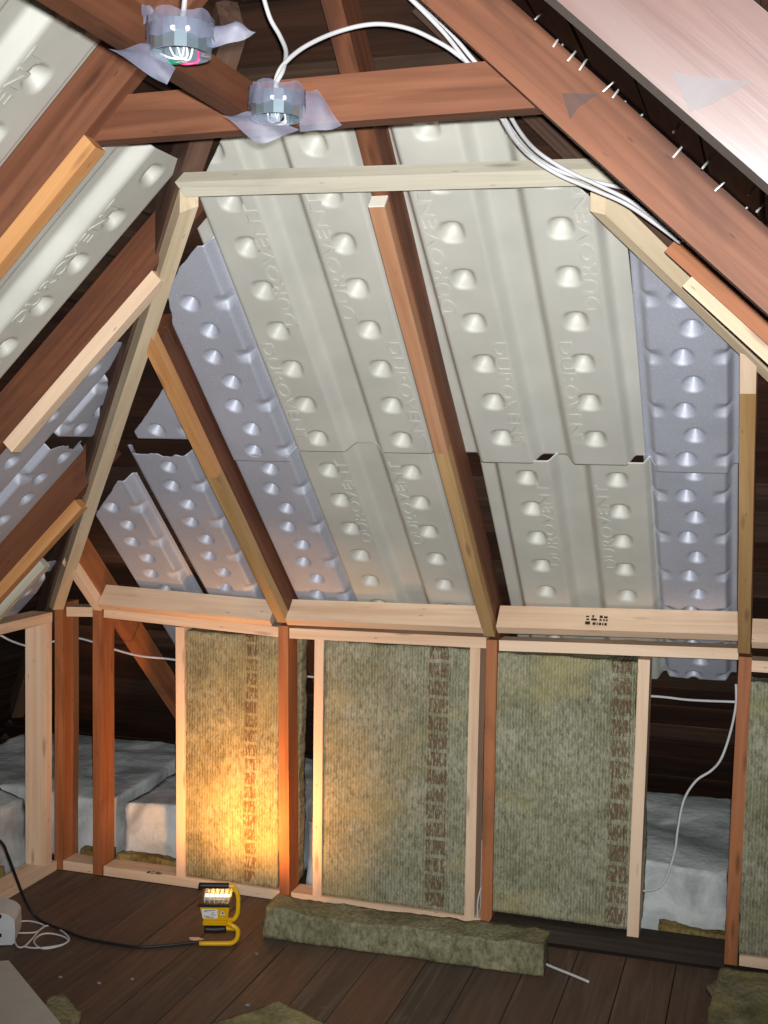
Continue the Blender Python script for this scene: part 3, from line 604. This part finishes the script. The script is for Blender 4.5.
# wiring boxes with plastic film
def wiring_box(c, label, wires, flaps, rz):
    root = empty('wiring_box', c, rz); m = MW[root.name]; R0, Hh = .046, .042
    bm = bmesh.new(); N = 16; r0 = []; r1 = []; r2 = []; r3 = []
    for i in range(N):
        a = 2*math.pi*i/N; cs, sn = math.cos(a), math.sin(a)
        r0.append(bm.verts.new((R0*cs, R0*sn, -Hh/2))); r1.append(bm.verts.new((R0*cs, R0*sn, Hh/2)))
        r2.append(bm.verts.new((R0*.95*cs, R0*.95*sn, -Hh/2))); r3.append(bm.verts.new((R0*.95*cs, R0*.95*sn, Hh/2-.003)))
    for i in range(N):
        j = (i+1) % N
        bm.faces.new((r0[i], r0[j], r1[j], r1[i])); bm.faces.new((r2[j], r2[i], r3[i], r3[j])); bm.faces.new((r0[j], r0[i], r2[i], r2[j]))
    bm.faces.new(r1); bm.faces.new(r3[::-1]); can = link('steel_box', bm_mesh(bm, 'steel_box'), 'steel', root, m)
    for sx in (-1, 1): box('mounting_ear', (sx*R0*.8, 0, -Hh/2+.001), (.014, .012, .002), 'steel', root, .0005, m)
    for a in (-2.0, -1.55):
        bm = bmesh.new(); p = Vector((math.cos(a), math.sin(a), 0)); tube_bm(bm, [p*R0*.98+Vector((0, 0, .004)), p*(R0+.003)+Vector((0, 0, .004))], .004, 8); link('screw', bm_mesh(bm, 'screw'), 'nail', root, m)
    for pts, mt in wires: tube('wire', [(x, .004-y*.9, z) for x, y, z in pts], .0019, mt, root, seg=6, mtx=m)
    # film: a band wrapped round the can plus loose flaps
    bm = bmesh.new(); N = 40; rg = []
    for f in range(5):
        z = Hh/2+.012-f*(Hh*.85)/4
        rg.append([bm.verts.new(((R0+.004+.0025*math.sin(i*1.9+f))*math.cos(2*math.pi*i/N), (R0+.004+.0025*math.cos(i*2.3+f))*math.sin(2*math.pi*i/N), z+.004*math.sin(i*.8+f))) for i in range(N)])
    for a, b in zip(rg, rg[1:]):
        for i in range(N): bm.faces.new((a[i], a[(i+1) % N], b[(i+1) % N], b[i]))
    fm = link('plastic_film', bm_mesh(bm, 'plastic_film', True), 'film', root, m); fm['label'] = 'cloudy plastic film wrapped round the box'
    for quad in flaps:
        a, b, c_, d = [Vector(q) for q in quad]; bm = bmesh.new(); n = 8; g = []
        for i in range(n+1):
            row = []
            for j in range(n+1):
                u, v = i/n, j/n; p = (a*(1-u)+b*u)*(1-v)+(d*(1-u)+c_*u)*v
                p += Vector((.1, -.6, .8))*(.010*math.sin(u*math.pi)*math.sin(v*math.pi*1.3)+.003*math.sin(7*u+5*v)); row.append(bm.verts.new(p))
            g.append(row)
        for i in range(n):
            for j in range(n): bm.faces.new((g[i][j], g[i+1][j], g[i+1][j+1], g[i][j+1]))
        link('film_flap', bm_mesh(bm, 'film_flap', True), 'film', root, m)
    return tag(root, label, 'junction box', 'wiring boxes on the ceiling board')
rzc = math.atan2(RIGHT.y, RIGHT.x)+.35
def in_px(c, px, py, dy=0):  # a point near the box, in its local axes, on the plane through c facing the camera
    d = ray(px, py); P = CAM+d*((c-CAM).dot(FWD)/d.dot(FWD)) + FWD*dy
    return (Matrix.Translation(c) @ Matrix.Rotation(rzc, 4, 'Z')).inverted() @ P
c1 = onY(181, 41, 1.66); c2 = onY(277, 107, 2.02)
wiring_box(c1, 'left wiring box in plastic film with green and red wires', [
    ([(-.035, -.01, -.016), (-.01, -.02, -.02), (.012, -.015, -.017), (.008, -.005, .005)], 'cable'), ([(-.012, -.03, .0), (-.006, -.02, -.016), (.004, -.012, -.018), (.006, .0, .0)], 'cable'),
    ([(.0, -.03, .002), (.006, -.024, -.016), (.016, -.014, -.02), (.02, 0, 0)], 'cable'), ([(.03, -.02, -.004), (.03, -.03, -.018), (.012, -.036, -.022), (.0, -.03, -.021)], 'pink'),
    ([(-.018, -.03, -.021), (-.006, -.036, -.023), (.004, -.034, -.022)], 'green'), ([(-.015, -.026, -.02), (-.004, -.03, -.023), (.006, -.028, -.021)], 'green')],
    [[in_px(c1, *q) for q in ((150, 44), (108, 50), (166, 83), (176, 66))], [in_px(c1, *q) for q in ((205, 30), (235, 22), (256, 31), (212, 46))], [in_px(c1, *q, .01) for q in ((142, 22), (140, 3), (152, 6), (164, 18))]], rzc)
wiring_box(c2, 'right wiring box in plastic film with white and black wires', [
    ([(-.01, -.03, .0), (-.004, -.034, -.018), (.004, -.02, -.018), (.006, 0, 0)], 'cable'), ([(.004, -.03, 0), (.012, -.03, -.018), (.02, -.016, -.016), (.014, 0, 0)], 'cable'),
    ([(-.018, -.03, 0), (-.012, -.034, -.019), (.01, -.028, -.02), (.018, -.012, -.012)], 'black'), ([(.018, -.02, 0), (.024, -.028, -.018), (.008, -.034, -.021), (-.004, -.026, -.018)], 'cable')],
    [[in_px(c2, *q) for q in ((254, 112), (222, 116), (258, 142), (300, 128))], [in_px(c2, *q, .012) for q in ((296, 88), (316, 88), (342, 122), (300, 128))], [in_px(c2, *q, .005) for q in ((253, 104), (252, 82), (258, 80), (270, 90))]], rzc)
# film scraps stuck to the right rafters
def scrapfilm(par, pts, Y):
    bm = bmesh.new(); bm.faces.new([bm.verts.new(onY(*q, Y)) for q in pts]); o = link('film_scrap', bm_mesh(bm, 'film_scrap'), 'greyfilm', par); o['label'] = 'grey scrap of plastic film'; return o
def grey_film():
    m = film(); m.name = 'dull_grey_film'; b = m.node_tree.nodes['Principled BSDF']; b.inputs['Base Color'].default_value = srgb(82, 78, 79); b.inputs['Roughness'].default_value = .7; return m
M['greyfilm'] = grey_film()
scrapfilm(R1, [(562, 93), (598, 94), (578, 108), (570, 120)], 2.0735)
scrapfilm(R2, [(672, 71), (692, 76), (752, 82), (712, 104), (690, 112)], 1.0565)
# ================================================================== work lamp
lp0 = onZ(218, 946); U_ = .00298
lamp = empty('work_lamp', (lp0.x, lp0.y, 0), rzc-.35+.02); lm = MW[lamp.name]
L_ = lambda px, py, dy=0.: Vector(((px-218)*U_*1.06, dy, (946-py)*U_*1.12))
rt = .0075
tube('handle_tube', [L_(203, 885.5, -.0), L_(229, 885.5), L_(235, 888.5), L_(238, 895), L_(238.4, 905), L_(237.4, 914), L_(233, 919.5), L_(224, 921, .02), L_(214, 921, .03)], rt, 'yellow', lamp, mtx=lm, seg=12)
tube('stand_tube', [L_(214, 921, .03), L_(226, 923.5, .01), L_(233, 925.5), L_(238, 930), L_(237.5, 938), L_(233, 942.5), L_(226, 943.3), L_(198.5, 943.6), ], rt, 'yellow', lamp, mtx=lm, seg=12)
tube('stand_tube', [L_(233, 942.5), L_(236, 943.4, .03), L_(236, 943.4, .09), L_(231, 943.4, .12), L_(204, 943.4, .12)], rt, 'yellow', lamp, mtx=lm, seg=12)
tube('handle_grip', [L_(198, 885.5), L_(200, 885.5), L_(214, 885.5), L_(227, 885.5), L_(229, 885.5)], .0098, 'black', lamp, mtx=lm, seg=12, curve=False)
def prism(name, sec0, sec1, mat, parent, bev=.003):      # two rings of 4 local points
    bm = bmesh.new(); a = [bm.verts.new(p) for p in sec0]; b = [bm.verts.new(p) for p in sec1]
    bm.faces.new(a[::-1]); bm.faces.new(b)
    for i in range(4): bm.faces.new((a[i], a[(i+1) % 4], b[(i+1) % 4], b[i]))
    bmesh.ops.bevel(bm, geom=list(bm.edges), offset=bev, segments=2, affect='EDGES'); return link(name, bm_mesh(bm, name), mat, parent, lm)
prism('housing', [L_(203, 919, -.012), L_(227.5, 919, -.012), L_(227.5, 919, .06), L_(203, 919, .06)], [L_(199.5, 903, -.03), L_(230.5, 903, -.03), L_(230.5, 903, .10), L_(199.5, 903, .10)], 'yellow', lamp)
prism('housing_base', [L_(202, 924, -.014), L_(228, 924, -.014), L_(228, 924, .05), L_(202, 924, .05)], [L_(203, 918.5, -.02), L_(227, 918.5, -.02), L_(227, 918.5, .06), L_(203, 918.5, .06)], 'yellow', lamp)
rim = prism('rim', [L_(198, 903.5, -.036), L_(231.5, 903.5, -.036), L_(231.5, 903.5, .11), L_(198, 903.5, .11)], [L_(198, 900.5, -.036), L_(231.5, 900.5, -.036), L_(231.5, 897, .11), L_(198, 897, .11)], 'black', lamp)
g = [204.5, 209.5, 214.5, 219.5, 224, 229]
for px in g:
    tube('guard_bar', [L_(px, 901, -.02), L_(px, 893, -.018), L_(px, 892, .0), L_(px, 892, .06), L_(px, 899, .09)], .0022, 'nail', lamp, mtx=lm, seg=6, curve=False)
tube('guard_bar', [L_(203.5, 896.8, -.0205), L_(230, 896.8, -.0205)], .0022, 'nail', lamp, mtx=lm, seg=6, curve=False)
tube('halogen_tube', [L_(204, 897.5, .02), L_(229, 897.5, .02)], .005, 'glow', lamp, mtx=lm, seg=8, curve=False)
tube('tilt_knob', [L_(204, 929, .0), L_(205.5, 929, .0), L_(214, 929.4, .0), L_(224, 928.6, .0), L_(226, 928.5, .0)], .0118, 'black', lamp, mtx=lm, seg=12, curve=False)
def on_back(px, py, off):      # on the tilted rear face of the housing
    f = (919-py)/16; return L_(px, py, -.012-.018*f-off)
def quadm(name, pts, mat, par):
    bm = bmesh.new(); bm.faces.new([bm.verts.new(p) for p in pts]); return link(name, bm_mesh(bm, name), mat, par, lm)
lab = quadm('paper_label', [on_back(*q, .0012) for q in ((202.3, 916), (218, 916.3), (218, 906), (202, 905.6))], 'label', lamp)
for q in ((204, 207.5, 908.3), (205, 216, 907), (204, 209, 913.6), (211, 216, 912), (206, 214, 914.8), (212, 215, 909.6)): quadm('printed_line', [on_back(q[0], q[2]+.7, .0018), on_back(q[1], q[2]+.7, .0018), on_back(q[1], q[2]-.2, .0018), on_back(q[0], q[2]-.2, .0018)], 'greyink', lab)
quadm('warning_sticker', [on_back(*q, .0012) for q in ((220.4, 912.2), (226, 912.2), (224.6, 909.8), (223.2, 907.2), (221.6, 909.8))], 'label', lamp)
quadm('warning_symbol', [on_back(*q, .0018) for q in ((222, 911), (224.8, 911), (223.4, 908.4))], 'ink', lamp)
tag(lamp, 'yellow halogen work lamp standing on the floor facing the wall', 'lamp')
al = bpy.data.lights.new('halogen_light', 'AREA'); alo = bpy.data.objects.new('halogen_light', al); COL.objects.link(alo)
al.shape = 'RECTANGLE'; al.size = .075; al.size_y = .05; al.energy = 12; al.color = (1, .42, .10); al.spread = math.radians(132)
alo.location = lm @ L_(217, 896, .05); alo.rotation_euler = Vector((-.2, .86, .38)).to_track_quat('-Z', 'Y').to_euler()
# cord, power box, pale sheet
(tube('power_cord', [onZ(205, 941, .006), onZ(188, 943, .005), onZ(165, 945.5, .005), onZ(140, 947, .005), onZ(112, 943.5, .005), onZ(84, 938, .005), onZ(66, 931, .005), onZ(50, 925, .006), onZ(36, 917, .008), onY(26, 902, 3.5), onY(17, 880, 3.46), onY(8, 856, 3.4), onY(1, 842, 3.3), onY(-18, 830, 3.2)], .005, 'black', lamp))['label'] = 'black power cord trailing across the floor'
pb = onZ(-6, 946); pbx = empty('power_box', (pb.x, pb.y, 0), rzc-.35+.12); pm = MW[pbx.name]
bm = bmesh.new(); prof = [(-.09, 0), (.062, 0), (.066, .02), (.064, .082), (.045, .1), (.02, .108), (-.09, .118)]
f0 = [bm.verts.new((x, -.0, z)) for x, z in prof]; f1 = [bm.verts.new((x, .13, z)) for x, z in prof]; bm.faces.new(f0); bm.faces.new(f1[::-1])
for i in range(len(prof)): j = (i+1) % len(prof); bm.faces.new((f0[i], f0[j], f1[j], f1[i]))
bmesh.ops.bevel(bm, geom=list(bm.edges), offset=.004, segments=2, affect='EDGES'); link('case', bm_mesh(bm, 'case'), 'boxwhite', pbx, pm)
for z in (.035, .098): box('socket_hole', (.018, -.001, z), (.012, .004, .012), 'hole', pbx, .001, pm)
tag(pbx, 'white plastic power box at the left edge of the floor', 'power box')
tag(tube('white_cord', [onZ(*q, .004) for q in ((17, 921.5), (28, 921), (37, 922.5), (44, 926), (36, 932), (26, 933), (14, 934), (17, 946), (24, 946.5), (32, 939), (42, 928), (52, 925.5), (62, 931), (69, 938), (66, 943), (56, 947), (42, 948.5), (34, 942), (40, 935), (50, 933.5), (62, 936), (68, 940), (64, 944), (50, 947), (34, 948), (24, 946.5))], .0028, 'cable'), 'loose coil of thin white cord beside the power box', 'cord')
sh = [onZ(*q, .07) for q in ((-60, 965), (9, 960), (66, 1030), (95, 1100), (-120, 1110))]
tag(poly_slab('wall_sheet', [(p.x-sh[1].x, p.y-sh[1].y) for p in sh], 0, .07, 'sheetpale', None, Matrix.Translation((sh[1].x, sh[1].y, 0))), 'pale grey sheet lying on the floor in the bottom left corner', 'sheet')
for px, py, lb in ((130, 980, 'right of the scrap pile'), (58, 978, 'closest to the pale sheet'), (97, 984, 'midway between sheet and lamp cord'), (245, 1006, 'just above the bottom wool scrap'), (255, 955, 'right of the lamp foot')):
    p = onZ(px, py); tag(rough_box('debris_crumb', (p.x, p.y, 0), (.010, .008, .005), .004, .002, 'greyink', 60), 'tiny white crumb on the floor '+lb, 'debris', 'crumbs on the floor')
p = onZ(190, 940); tag(poly_slab('wood_chip', [(0, 0), (.045, -.004), (.05, .012), (.02, .022), (-.01, .012)], 0, .004, 'new', None, Matrix.Translation((p.x, p.y, .0)), .0008), 'flat wood chip on the floor left of the lamp', 'debris')
